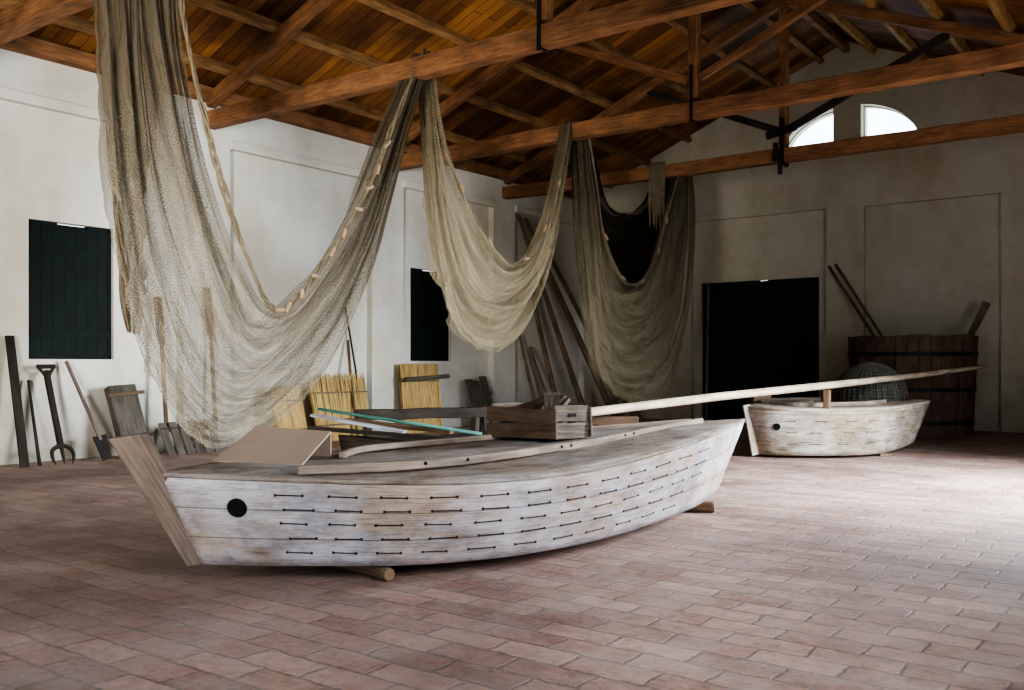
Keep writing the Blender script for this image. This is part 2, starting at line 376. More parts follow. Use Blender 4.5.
def slope(xa,xb):
    za,zb=roofz(xa),roofz(xb); y0,y1=YF-.4,YB+.5
    V=[Vector(p) for p in ((xa,y0,za),(xb,y0,zb),(xb,y1,zb),(xa,y1,za),(xa,y0,za+.08),(xb,y0,zb+.08),(xb,y1,zb+.08),(xa,y1,za+.08))]
    Fs=[(3,2,1,0),(4,5,6,7),(0,1,5,4),(1,2,6,5),(2,3,7,6),(3,0,4,7)]
    return V,Fs,[[(V[i].x,V[i].y) for i in f] for f in Fs]
struct('ceiling',join(slope(XL-.4,XC),slope(XC,XR+.4)),M_boards)
for k,q in enumerate(qs):
    yy=YB+.22
    P=[Vector((p[0],yy,p[1])) for p in q]; P.append(P[0])
    struct('window_%d'%(k+3),join(*[tube([P[i],P[i+1]],.02,6) for i in range(len(P)-1)]),M_frame)
def planks_yz(x,y0,y1,z0,z1,n):
    ds=[]; w=(y1-y0)/n
    for i in range(n):
        ds.append(beam((x,y0+w*(i+.5),z0),(x,y0+w*(i+.5),z1),w-.004,.03,up=Vector((1,0,0))))
    return ds
for k,(a,b,c,d) in enumerate((w1,w2)):
    x=XL-ND-.09
    ds=planks_yz(x,a+.04,b-.04,c+.04,d-.05,7)
    for zz in (c+.35,d-.38): ds.append(beam((x+.03,a+.05,zz),(x+.03,b-.05,zz),.03,.1))
    fr_=[beam((x-.02,a+.02,c),(x-.02,a+.02,d),.05,.1,up=Vector((1,0,0))),beam((x-.02,b-.02,c),(x-.02,b-.02,d),.05,.1,up=Vector((1,0,0))),beam((x-.02,a,c+.02),(x-.02,b,c+.02),.1,.05)]
    bk=boxm(x-.07,x-.05,a,b,c,d-.012)
    hd=[beam((x-.02,a,d-.03),(x-.02,a+.42,d-.03),.1,.06),beam((x-.02,b-.35,d-.03),(x-.02,b,d-.03),.1,.06)]
    struct('window_%d'%(k+1),join(*ds,*fr_,bk,*hd),M_green)
a,b,c,d=door; y=YB+ND+.08; ds=[]
n=16; w=(b-a)/n
for i in range(n): ds.append(beam((a+w*(i+.5),y,.01),(a+w*(i+.5),y,d-.03),w-.004,.04,up=Vector((0,1,0))))
for zz in (.4,1.6,2.9):
    ds.append(beam((a+.05,y-.035,zz),((a+b)/2-.02,y-.035,zz),.035,.13)); ds.append(beam(((a+b)/2+.02,y-.035,zz),(b-.05,y-.035,zz),.035,.13))
ds.append(boxm(a,b,y+.04,y+.06,0,d-.012))
ds.append(beam((a,y,d-.03),(-8.15,y,d-.03),.06,.06)); ds.append(beam((-7.95,y,d-.03),(b,y,d-.03),.06,.06))
struct('door_1',join(*ds),M_green)
# ---------------------------------------------------------------- trusses
ZT=4.96; TH=.25
for k,Y in enumerate((5.08,8.95,12.9,16.6)):
    T=Thing('roof_truss','reddish-brown timber king-post roof truss spanning the hall','roof truss',(XC,Y,ZT),'timber roof trusses')
    T.part('tie_beam',beam((XL+.0,Y,ZT+TH/2),(XR,Y,ZT+TH/2),.21,TH,segs=20,jit=.007),M_beam,bevel=.015)
    off=.27
    for sgn,x0 in ((-1,XL+.02),(1,XR-.02)):
        T.part('principal_rafter',beam((x0,Y,max(roofz(x0)-off,ZT+TH+.05)),(XC+sgn*.08,Y,roofz(XC+sgn*.08)-off),.16,.18,segs=8,jit=.005),M_beam,bevel=.015)
        xm=XC+sgn*2.75
        T.part('strut',beam((XC+sgn*.09,Y,5.55),(xm,Y,roofz(xm)-off-.08),.11,.12,segs=3,jit=.004),M_dark if k==3 else M_beam,bevel=.01)
    T.part('king_post',beam((XC,Y,ZT+TH+.05),(XC,Y,ZR-.18),.15,.15,up=Vector((0,1,0)),segs=4),M_beam,bevel=.015)
    w_=.05 if k<3 else .09
    st=[beam((XC,Y-.12,4.90),(XC,Y-.12,5.75),w_,.010,up=Vector((0,1,0))),beam((XC,Y+.12,4.90),(XC,Y+.12,5.75),w_,.010,up=Vector((0,1,0))),beam((XC,Y-.13,4.93),(XC,Y+.13,4.93),w_,.012)]
    if k==3: st+=[tube([(XC,Y-.2,4.92),(XC,Y-.2,4.72)],.045,8),tube([(XC,Y-.12,4.93),(XC,Y-.2,4.90)],.02,8),beam((XC-.28,Y-.14,5.45),(XC+.28,Y-.14,5.55),.03,.14),tube([(XC-.1,Y-.15,4.98),(XC-.1,Y-.15,5.3)],.05,8)]
    T.part('iron_strap',join(*st),M_iron,label='dark iron stirrup strap')
for sgn in (-1,1):
    for dx in (.55,1.55,2.6,3.65,4.7,5.75):
        x=XC+sgn*dx; z=roofz(x)-.085
        nrm=Vector((SL*sgn,0,1)).normalized()
        single('roof_purlin','orange-brown squared purlin under the roof boards' if sgn<0 else 'yellowish-brown squared purlin under the roof boards','roof beam',(x,YF,z),beam((x,YF,z),(x,YB,z),.12,.14,up=nrm,segs=24,jit=.006),M_purlin if sgn<0 else M_purlin_lit,'roof purlins',bevel=.01)
single('ridge_beam','brown ridge beam along the roof peak','roof beam',(XC,YF,ZR-.12),beam((XC,YF,ZR-.15),(XC,YB,ZR-.15),.12,.16,segs=10,jit=.004),M_purlin)
single('wall_plate','dark orange timber wall plate along the eave','roof beam',(XL+.1,YF,5.42),beam((XL+.10,YF,5.46),(XL+.10,YB,5.46),.2,.2,segs=20,jit=.006),M_beam,bevel=.01)
# ---------------------------------------------------------------- nets
def nz(x,y,z): return mnoise.noise(Vector((x,y,z)))
def net(label,x0,inner,outer,layers,W_,amp=.09,floats=0,fr=(.3,.85),nt=110,ns=70,seed=0,rr=.02,rag=1.0):
    I=crom([onX(p[0],p[1],x0) for p in inner],nt); O=crom([onX(p[0],p[1],x0) for p in outer],nt)
    L=0; mid=[(a+b)/2 for a,b in zip(I,O)]
    for i in range(nt): L+=(mid[i+1]-mid[i]).length
    base=I[0].copy(); cache={}
    T=Thing('fishing_net',label,'fishing net',base)
    for ly,(mat,s0,s1,t0,t1,xo) in enumerate(layers):
        if callable(mat):
            if mat not in cache: cache[mat]=mat(L)
            mat=cache[mat]
        ph=seed+ly*7.3; R=[]; a=int(t0*nt); b=int(t1*nt)
        for i in range(a,b+1):
            t=i/nt; row=[]
            env=.3+.7*math.sin(math.pi*t)**.7
            lo=s0*(.5+.9*abs(nz(t*4,ph,1))) if s0 else 0
            hi=1-(1-s1)*(.4+1.6*abs(nz(t*5,ph,5))) if s1<1 else 1
            hi+=rag*(.035*nz(t*14,ph,21)+.025*nz(t*45,ph,31))
            for j in range(ns+1):
                s=lo+(hi-lo)*j/ns
                ss=s+.09*nz(t*2.6+ph,s*5,3)*math.sin(math.pi*min(1,s))
                p=I[i].lerp(O[i],ss)
                x=amp*env*(1.6*nz(t*1.6+ph,s*6,0)+1.1*nz(t*2.6,s*15+ph,7)+.55*nz(t*5,s*34+ph,2))
                row.append(p+Vector((x+xo,0,.03*nz(t*9,s*7,ph))))
            R.append(row)
        T.part('netting',grid(R,lambda i,j:((a+i)/nt*L,j/ns*W_*(hi-lo)+ly*.013)),mat,smooth=True)
    rp=[]
    for q in range(4):
        rp.append(tube([p+Vector((.02+.5*rr*math.cos(i*.35+q*1.6),rr*.9*math.cos(i*.5+q*2),rr*.9*math.sin(i*.35+q*1.6)+.035*nz(i*.15,q,seed))) for i,p in enumerate(I)],rr*.55,6))
    T.part('head_rope',join(*rp),M_rope,smooth=True)
    for k in range(floats):
        t=fr[0]+(fr[1]-fr[0])*(k+.5*random.random())/max(1,floats-1) ; i=min(nt-3,max(3,int(t*nt))); d=(I[i+2]-I[i-2]).normalized(); c=I[i]+Vector((.05,0,0))
        d=(d+Vector((0,random.uniform(-.9,.9),random.uniform(-.9,.9)))).normalized()
        T.part('cork_float',tube([c-d*.065,c-d*.055,c+d*.055,c+d*.065],[.012,.024,.024,.012],8),M_cork)
    return T
net('large brown fishing net sagging deeply between two tie beams',-8.1,
 [(178,-20),(184,30),(198,95),(214,160),(234,225),(252,272),(268,305),(284,308),(306,286),(334,245),(357,207),(376,168),(392,125),(424,50)],
 [(100,-20),(104,60),(109,140),(117,220),(130,300),(150,370),(178,418),(208,446),(243,441),(282,416),(328,360),(366,280),(388,205),(429,52)],
 [(S_net1,0,1,0,1,0),(S_net1,.15,.92,0,1,-.18)],2.2,.14,10,(.5,.88),140,100,1.0,.024,1.4)
net('dark brown bundle of net hanging beside the large net',-8.5,
 [(104,-20),(107,60),(110,140),(114,210),(120,280),(128,330)],
 [(176,-20),(166,50),(156,130),(147,200),(141,265),(136,335)],
 [(M_net1b,0,1,0,1,0)],1.6,.12,0,(0,1),60,50,4.0,.012,2)
net('tan fishing net hanging in a loop between two tie beams',-8.25,
 [(432,70),(440,125),(454,175),(472,215),(491,247),(510,264),(527,256),(540,234),(550,205),(558,178),(564,152),(569,122)],
 [(424,70),(427,130),(430,200),(434,255),(443,300),(459,334),(484,350),(508,347),(530,318),(548,272),(562,205),(574,122)],
 [(S_net2,0,1,0,1,0),(S_net2,.15,.88,0,1,-.15)],2.0,.12,5,(.15,.8),110,80,2.0,.02,1.4)
net('olive fishing net hanging low in front of the doorway',-8.2,
 [(586,125),(595,180),(601,225),(608,252),(618,275),(630,285),(642,280),(652,264),(659,242),(665,218),(672,195),(680,168)],
 [(579,125),(582,190),(586,260),(591,325),(600,375),(620,398),(645,402),(668,390),(684,350),(692,290),(695,225),(692,168)],
 [(S_net3,0,1,0,1,0),(S_net3,.12,.9,0,1,-.16)],2.2,.12,5,(.15,.8),110,80,3.0,.02,1.4)
net('dark fishing net bundle hanging behind the olive net',-8.95,
 [(596,160),(598,180),(602,195),(609,208),(620,214),(634,214),(644,207),(651,195),(656,182),(660,170)],
 [(588,160),(588,205),(592,250),(600,278),(616,292),(638,292),(654,276),(664,245),(670,210),(674,172)],
 [(M_net4,0,1,0,1,0),(M_net4,0,.95,0,1,-.14)],2.0,.1,0,(0,1),60,50,5.0)
sp=[]
for k in range(7):
    a_=Vector((-8.75+.05*k,16.42,5.25))
    sp.append(tube(crom([a_,a_+Vector((.0,-.03,-.5)),a_+Vector((.03*math.sin(k),-.03,-.9)),a_+Vector((.05*math.sin(k*2),-.02,-1.25-.2*math.sin(k*3)))],10),[.028,.03,.03,.034,.032,.033,.032,.03,.025,.02,.008],6))
single('net_hank','dull tan hank of net twine hanging from a tie beam','fishing net',(-8.6,16.42,5.2),join(*sp),M_rope,smooth=True)
# ---------------------------------------------------------------- boats
def sidefn(G,B,bul=.03):
    n=len(G)-1
    def f(t,v,out=0):
        t=max(0,min(1,t)); x=t*n; k=min(int(x),n-1); q=x-k
        g=G[k].lerp(G[k+1],q); b=B[k].lerp(B[k+1],q)
        d=(G[min(k+1,n)]-G[max(k-1,0)]); d.z=0; d.normalize(); nn=Vector((d.y,-d.x,0))
        e=(g-b).normalized(); n3=d.cross(e).normalized()
        if n3.dot(nn)<0: n3=-n3
        rnd=-.018*max(0,(v-.9)/.1)**2*(1 if bul>0 else -1) if v>.9 else 0
        return b.lerp(g,v)+nn*(bul*math.sin(math.pi*v)*math.sin(math.pi*t)+rnd)+n3*out, n3
    return f
def boat(name,label,gn,bn,gf,bf,mh,md,Nn=64,K=10,camber=.03):
    G=crom(gn,Nn);B=crom(bn,Nn);G2=crom(gf,Nn);B2=crom(bf,Nn)
    base=(B[Nn//2]+B2[Nn//2])/2; base.z=0
    T=Thing(name,label,'boat',base)
    near=sidefn(G,B); far=sidefn(G2,B2,-.03)
    R=[];L=[0]
    for i in range(Nn+1):
        if i: L.append(L[-1]+(G[i]-G[i-1]).length)
        R.append([far(i/Nn,1-j/K)[0] for j in range(K+1)]+[near(i/Nn,j/K)[0] for j in range(K+1)])
    hh=(G[Nn//2]-B[Nn//2]).length
    vv=[hh*(1-j/K) for j in range(K+1)]+[hh*j/K for j in range(K+1)]
    T.part('hull',grid(R,lambda i,j:(L[i],vv[j])),mh,smooth=True,solid=.010)
    D=[]
    for i in range(Nn+1):
        n_=near(i/Nn,1)[0]; f_=far(i/Nn,1)[0]
        D.append([f_.lerp(n_,j/16)+UP*(camber*math.sin(math.pi*j/16)*min(1,(n_-f_).length)+.006*nz(i*.35,j*.6,3)) for j in range(17)])
    T.part('deck',grid(D,lambda i,j:(L[i],(G2[i]-G[i]).length*(j/16-.5))),md,smooth=True,solid=.014)
    for fn,sg in ((near,1),(far,-1)):
        T.part('rubbing_strake',tube([fn(i/Nn,.985)[0]+UP*(.004*nz(i*.4,0,sg)) for i in range(Nn+1)],.017,8),md,smooth=True)
    return T,near,far,G,B,L
def staple(T,near,xa,v,Lt,hl,dv=0):
    P=[near((xa+hl*u)/Lt,v+dv*u,.008)[0] for u in (-1,0,1)]
    ds=[tube(P,.0036,5)]
    for u in (-1,1):
        p,nn=near((xa+hl*u)/Lt,v+dv*u,.0); ds.append(tube([p+nn*.003,p+nn*.011],.0085,8))
    T.part('iron_staple',join(*ds),M_staple)
gn=[(-5.0,3.22,.66),(-4.6,3.42,.65),(-4.1,3.76,.63),(-3.65,4.12,.62),(-3.33,4.6,.62),(-3.2,5.2,.63),(-3.18,5.9,.66),(-3.22,6.7,.70),(-3.3,7.5,.75),(-3.40,8.2,.80)]
bn=[(-4.88,3.45,.10),(-4.58,3.63,.10),(-4.2,3.9,.10),(-3.84,4.2,.10),(-3.55,4.68,.10),(-3.4,5.25,.10),(-3.36,5.9,.10),(-3.38,6.6,.11),(-3.46,7.35,.12),(-3.58,7.98,.15)]
gf=[(-5.0,3.22,.66),(-5.22,3.6,.65),(-5.40,4.1,.64),(-5.46,4.6,.63),(-5.42,5.1,.63),(-5.3,5.6,.64),(-5.1,6.2,.66),(-4.75,6.9,.70),(-4.2,7.6,.75),(-3.40,8.2,.80)]
bf=[(-4.88,3.45,.10),(-5.02,3.8,.10),(-5.2,4.2,.10),(-5.25,4.65,.10),(-5.2,5.1,.10),(-5.1,5.6,.10),(-4.9,6.15,.10),(-4.6,6.75,.11),(-4.15,7.45,.12),(-3.58,7.98,.15)]
T,near,far,G,B,L=boat('fishing_boat','long flat-bottomed wooden fishing boat with peeling whitish paint and iron staples',gn,bn,gf,bf,M_hull,M_deck)
T.part('stem_post',prism([P4(108,439,5.47),P4(147,433,5.50),P4(168,472,5.55),P4(217,563,5.68),P4(187,567,5.66),P4(140,490,5.55)][::-1],(FW*.8-RT*.25).normalized()*.09),M_stem,label='raked grey-brown bow stem plank',bevel=.008)
Lt=L[-1]
for ri,v in enumerate((.16,.33,.50,.66,.82)):
    x=1.04+(.05 if ri%2 else 0)
    while x<Lt-.75-.25*(4-ri)/2:
        staple(T,near,x,v,Lt,random.uniform(.085,.098),random.uniform(-.004,.004))
        x+=.345+random.uniform(-.008,.008)
p,nn=near(.66/Lt,.66,.0)
T.part('hawse_hole',tube([p-nn*.01,p+nn*.012],.060,28),M_black,label='round dark hole near the bow')
cm=crom([(-4.3,3.70,.66),(-3.98,4.12,.665),(-3.82,4.6,.67),(-3.76,5.3,.68),(-3.74,6.1,.695),(-3.73,7.0,.735),(-3.62,7.75,.78)],40)
cm=[p+Vector((.006*nz(i*.7,1,0),0,.005*nz(i*.9,5,0))) for i,p in enumerate(cm)]
T.part('coaming',sweep(cm,.045,.055,-.006),M_coam,label='raised curved plank along the deck',bevel=.01)
for k in (10,14,23,24,30,31):
    p=cm[k]; d=(cm[k+1]-cm[k-1]); d.z=0; d.normalize(); s=Vector((d.y,-d.x,0)); q=p+UP*.028
    T.part('scupper_hole',tube([q+s*.018,q+s*.026],.012,10),M_black)
cm2=crom([(-4.72,4.45,.672),(-4.88,4.75,.676),(-4.9,5.1,.68),(-4.8,5.8,.685),(-4.5,6.6,.715),(-4.05,7.3,.75),(-3.72,7.75,.78)],40)
T.part('coaming',sweep(cm2,.045,.045,-.006),M_coam,label='raised curved plank along the deck',bevel=.01)
# second boat
zb2=.045
gn=[W(745,13.25,.72),W(770,12.98,.70),W(800,12.86,.69),W(832,12.86,.69),W(862,12.95,.69),W(888,13.2,.70),W(912,13.7,.72),W(931,14.3,.76)]
bn=[W(756,13.3,zb2),W(775,13.12,zb2),W(802,13.05,zb2),W(831,13.05,zb2),W(857,13.12,zb2),W(880,13.4,zb2),W(899,13.85,.07),W(914,14.2,.14)]
gf=[W(745,13.25,.72),W(747,14.2,.70),W(765,15.1,.69),W(795,15.6,.69),W(835,15.75,.70),W(875,15.6,.71),W(910,15.1,.73),W(931,14.3,.76)]
bf=[W(756,13.3,zb2),W(761,14.1,zb2),W(777,14.8,zb2),W(803,15.25,zb2),W(837,15.4,zb2),W(870,15.25,zb2),W(898,14.8,.07),W(914,14.2,.14)]
T2,near2,far2,G_,B_,L2=boat('fishing_boat','shorter flat-bottomed wooden boat with peeling cream paint',gn,bn,gf,bf,M_hull2,M_hull2,Nn=48)
p,nn=near2(.17,.62)
T2.part('hawse_hole',tube([p-nn*.01,p+nn*.016],.05,20),M_black,label='dark round hole near the bow')
T2.part('stem_post',beam(W(755,13.27,.03),W(746,13.24,.74),.05,.10,up=Vector((.7,.7,0)),segs=3),M_hull2,bevel=.01)
for ri,v in enumerate((.25,.5,.75)):
    x=.9
    while x<L2[-1]-.6:
        staple(T2,near2,x,v,L2[-1],.08); x+=.5+.1*math.sin(ri+x*5)
T2.part('coaming',sweep(crom([W(770,13.6,.71),W(800,13.25,.71),W(832,13.25,.715),W(862,13.45,.72),W(885,13.9,.73)],20),.05,.06),M_coam,bevel=.008)
for (xa,za,xb,zb_,hh) in ((762,13.95,812,13.6,.05),(768,14.3,818,14.6,.06)):
    p0=W(xa,za,.765);p1=W(xb,zb_,.77)
    single('plank','short rough grey-brown plank lying on the cream boat deck','plank',p0,beam(p0,p1,.16,hh,segs=3,jit=.004),M_crate,'planks on the cream boat',bevel=.004)
q0=W(752,14.1,.73); q1=q0+RT*.26
single('wooden_block','squared dark timber block lying on the cream boat bow','timber block',q0,join(beam(q0+UP*.07,q1+UP*.07,.22,.13,segs=2,jit=.004),beam(q0+RT*.03+UP*.17,q1+UP*.165-RT*.05,.16,.06,segs=2,jit=.003)),M_brown,bevel=.008)
# small dark punt behind
Lp=Vector((-7.75,7.25,.0)); Rp=Vector((-6.75,8.85,0)); dd=(Rp-Lp); ln=dd.length; dd.normalize(); nn=Vector((dd.y,-dd.x,0))
def punt(off,z,sc=1.0,n=8,bow=.0):
    r=[]
    for i in range(n+1):
        t=i/n; w=.38*math.sin(math.pi*t)**.6 if 0<t<1 else 0
        r.append(Lp+dd*(ln*(.5+(t-.5)*sc))+nn*w*off*sc+UP*(z+bow*(2*t-1)**2))
    return r
boat('small_punt','small dark tarred wooden punt with planks laid across it',punt(1,.44,1,8,.08),punt(1,.02,.88,8,.02),punt(-1,.44,1,8,.08),punt(-1,.02,.88,8,.02),M_dark,M_dark,Nn=32)
def lay(px0,py0,z0,px1,py1,z1): return P4(px0,py0,z0),P4(px1,py1,z1)
p0,p1=lay(312,415,10.3,405,432,10.2)
single('plank','white and blue-grey painted plank lying on the dark punt','plank',p0,beam(p0,p1,.16,.03),M_whiteplank,bevel=.004)
p0,p1=lay(318,409,10.9,482,434,10.6)
single('pole','slim blue-green painted pole lying on the dark punt','pole',p0,tube([p0,p1],.018,8),M_bluegreen,smooth=True)
p0,p1=lay(310,428,10.6,478,441,10.2)
single('plank','dark tarred plank lying on the punt','plank',p0,beam(p0,p1,.14,.04),M_dark,bevel=.004)
p0,p1=lay(345,420,11.2,452,432,10.9)
single('plank','rough brown plank lying on the dark punt','plank',p0,beam(p0,p1,.18,.05,segs=4,jit=.006),M_brown,bevel=.004)
def log(label,p0,p1,r,grp='logs under the boats'):
    p0=Vector(p0);p1=Vector(p1)
    single('support_log',label,'log',p0,tube([p0,p0.lerp(p1,.02),p0.lerp(p1,.98),p1],[r*.9,r,r,r*.9],14),M_orange,grp,smooth=False)
log('short orange-brown log under the bow of the long boat',(-3.94,4.10,.042),(-4.95,4.30,.042),.042)
log('short brown log under the stern of the long boat',(-3.48,7.72,.05),(-4.2,7.45,.05),.05)
q=W(886,13.35,.02); single('support_block','small flat brown wooden block under the cream boat','wood block',q,beam(q,q+FW*1.2,.16,.04),M_orange,bevel=.006)
# long spar
pL=W(572,9.8,.785); pR=W(985,16.2,1.265); d=(pR-pL)
sx=[.0,.02,.25,.5,.75,.97,1]; sr=[.05,.06,.062,.062,.052,.042,.03]
single('long_spar','very long pale tapering wooden spar resting across the boats','spar',pL,tube([pL+d*t+UP*.012*math.sin(t*7) for t in sx],sr,12,flat=.8),M_pale,smooth=True)
pm=W(827,12.99,.0)
single('prop_post','short orange-brown post propping up the spar','post',(pm.x,pm.y,.70),beam((pm.x,pm.y,.70),(pm.x,pm.y,.955),.09,.07,up=Vector((0,1,0))),M_orange,bevel=.008)
c=W(606,10.3,0); e1=Vector((RT.x,RT.y,0)); e2=Vector((FW.x,FW.y,0))
T=Thing('sawhorse','low brown wooden sawhorse carrying the end of the spar','sawhorse',c)
T.part('top_rail',beam(c-e1*.35+UP*.69,c+e1*.35+UP*.69,.09,.09),M_brown,bevel=.008)
for s1 in (-1,1):
    for s2 in (-1,1):
        T.part('leg',beam(c+e1*.27*s1+e2*.03*s2+UP*.66,c+e1*.32*s1+e2*.25*s2,.05,.05),M_brown)
# crate
c0=W(553,7.2,0); dl=(FW-RT).normalized(); de=(FW+RT).normalized(); zb=.715; Lc=.72;Wc=.44;Hc=.26
T=Thing('wooden_crate','rough grey-brown open wooden crate filled with offcuts','crate',c0+UP*zb)
def crp(a_,b_,z): return c0+dl*a_+de*b_+UP*(zb+z)
for b_ in (.01,Wc-.01):
    for z in (.065,.19):
        dz=random.uniform(-.012,.012)
        T.part('side_slat',beam(crp(-.02-abs(dz),b_,z+.004+dz*.5),crp(Lc+.02,b_,z-.008-dz*.5),.02,.116,segs=5,jit=.006),M_brown if b_<.2 else M_crate,bevel=.005)
for a_ in (0.012,Lc-.012):
    for z in (.07,.205): T.part('end_board',beam(crp(a_,.02,z+.004),crp(a_,Wc-.02,z-.005),.022,.126,segs=4,jit=.004),M_crate,bevel=.005)
T.part('bottom_board',beam(crp(.02,Wc/2,.02),crp(Lc-.02,Wc/2,.02),Wc-.04,.02),M_brown)
hd=crp(-.0,Wc/2,Hc*.74); T.part('hand_hole',beam(hd-de*.045-dl*.003,hd+de*.045-dl*.003,.004,.026),M_black)
for k in range(7):
    a0=.07+.09*k; q0=crp(a0,.07,.08+.02*k); q1=crp(a0+random.uniform(-.05,.06),Wc-.08,.25+random.uniform(0,.09))
    single('wood_offcut','short piece of brown wood lying in the crate','wood offcut',q0,beam(q0,q1,.07,.03),random.choice([M_brown,M_stem,M_crate]),'offcuts in the crate')
q0=crp(.30,.30,.05);q1=crp(.12,.12,.36); single('wood_offcut','grey angled board sticking up from the crate','wood offcut',q0,beam(q0,q1,.12,.03),M_crate,'offcuts in the crate')
# info stand
a1=P4(213,463,6.12)+UP*.012; b1=P4(302,467,5.90)+UP*.012; c1=P4(331,432,6.45); d1=P4(256,427,6.68); c2=c1.copy(); c2.z=.672; d2=d1.copy(); d2.z=.672
q4=[[(0,0),(1,0),(1,1),(0,1)]]
T=Thing('information_stand','folded plain brown card information stand on the bow deck','information stand',(a1+b1)/2)
T.part('sloping_panel',([a1,b1,c1,d1],[(0,1,2,3)],q4),M_card,solid=.012)
T.part('back_support',([c1,d1,d2,c2],[(0,1,2,3)],q4),M_card,solid=.01)
# wicker fish trap dome
cd=W(870,14.78,.755); ds=[]; Rr=.555; Hh=.58
for k in range(40):
    a_=2*math.pi*k/40
    ds.append(tube([cd+Vector((math.cos(a_)*Rr*math.cos(t),math.sin(a_)*Rr*math.cos(t),Hh*math.sin(t)**.9)) for t in [i/8*math.pi/2 for i in range(9)]],.007,5))
for k in range(20):
    t=k/20*math.pi/2; ds.append(tube([cd+Vector((math.cos(q)*Rr*math.cos(t),math.sin(q)*Rr*math.cos(t),Hh*math.sin(t)**.9+.008)) for q in [i/24*2*math.pi for i in range(25)]],.006,5))
T=Thing('fish_trap','domed grey wicker fish trap on the cream boat','fish trap',cd)
T.part('wicker_frame',join(*ds),M_wire,smooth=True)
R=[[cd+Vector((math.cos(q)*Rr*.97*math.cos(t),math.sin(q)*Rr*.97*math.cos(t),Hh*.97*math.sin(t)**.9)) for q in [i/24*2*math.pi for i in range(25)]] for t in [i/8*math.pi/2 for i in range(9)]]
T.part('netting',grid(R,lambda i,j:(i*.12,j*.13)),M_netd,smooth=True)
# ---------------------------------------------------------------- tub
ct=Vector((-4.53,19.0,0)); T=Thing('wooden_tub','huge dark wooden staved tub against the back wall','tub',ct)
ns_=36; V=[];Fs=[];U=[]
rb,rt_,ht=1.06,1.15,1.84
for k in range(ns_):
    a0=2*math.pi*(k+.02)/ns_; a1_=2*math.pi*(k+.98)/ns_
    o=len(V)
    for (r,z) in ((rb,0),(rt_,ht),(rt_-.05,ht),(rb-.05,0)):
        for a_ in (a0,a1_): V.append(ct+Vector((math.cos(a_)*r,math.sin(a_)*r,z+(.0 if z==0 else .012*math.sin(k*5)))))
    Fs+=[(o,o+1,o+3,o+2),(o+2,o+3,o+5,o+4),(o+4,o+5,o+7,o+6),(o,o+2,o+4,o+6),(o+1,o+7,o+5,o+3)]
    u0=k*.37
    U+=[[(0,u0),(0,u0+.18),(ht,u0+.18),(ht,u0)],[(0,u0),(0,u0+.18),(.05,u0+.18),(.05,u0)],[(0,u0),(0,u0+.18),(ht,u0+.18),(ht,u0)],[(0,0),(1,0),(1,.1),(0,.1)],[(0,0),(1,0),(1,.1),(0,.1)]]
T.part('staves',(V,Fs,U),M_tub)
T.part('bottom',tube([ct+UP*.05,ct+UP*.09],rb-.03,36),M_tub)
for z in (.25,.85,1.5):
    r=rb+(rt_-rb)*z/ht+.012
    Rr_=[[ct+Vector((math.cos(q)*r,math.sin(q)*r,z+dz)) for dz in (-.04,.04)] for q in [i/48*2*math.pi for i in range(49)]]
    T.part('hoop',grid(Rr_,lambda i,j:(i*.1,j*.1)),M_iron,solid=.012)
def pole(label,p0,p1,r0,r1,mat,grp=None,name='wooden_pole',cat='pole',bend=.02):
    p0=Vector(p0);p1=Vector(p1); P=[]
    o=Vector((random.uniform(-1,1),random.uniform(-1,1),0))*bend
    for i in range(9):
        t=i/8; P.append(p0.lerp(p1,t)+o*math.sin(math.pi*t))
    return single(name,label,cat,p0,tube(P,[r0+(r1-r0)*i/8 for i in range(9)],10),mat,grp,smooth=True)
pole('slim brown pole standing in the tub against the wall',(-4.25,19.5,.10),(-6.50,20.24,3.42),.035,.028,M_brown,'poles standing in the tub')
pole('slim brown pole standing in the tub against the wall',(-4.15,19.6,.10),(-6.36,20.24,3.45),.03,.025,M_brown,'poles standing in the tub')
p0=Vector((-4.3,19.0,.10)); p1=Vector((-3.37,19.85,2.5))
T=Thing('paddle','broad brown wooden paddle standing in the tub','paddle',p0)
T.part('shaft',tube([p0,p0.lerp(p1,.8)],.03,8),M_stem); T.part('blade',beam(p0.lerp(p1,.74),p1,.13,.035,up=Vector((0,1,0)),segs=3,w1=.15),M_pole2,bevel=.012)
pole('straight brown pole leaning beside the dark door',(-9.2,19.95,0),(-9.28,20.24,3.2),.035,.03,M_pole2,bend=.0)
for (b0,t0,r) in (((-11.2,19.3,0),(-12.34,17.2,4.6),.085),((-10.8,19.5,0),(-12.3,17.7,4.3),.07),((-11.55,18.6,0),(-12.34,16.95,4.65),.075),((-11.8,17.9,0),(-12.4,17.35,3.6),.07),((-11.95,17.3,0),(-12.38,17.05,2.0),.05),((-11.75,17.6,0),(-12.38,17.45,1.7),.045)):
    pole('long brown wooden pole leaning against the plaster wall corner',b0,t0,r,r*.6,M_pole2,'poles leaning in the corner',bend=.04)
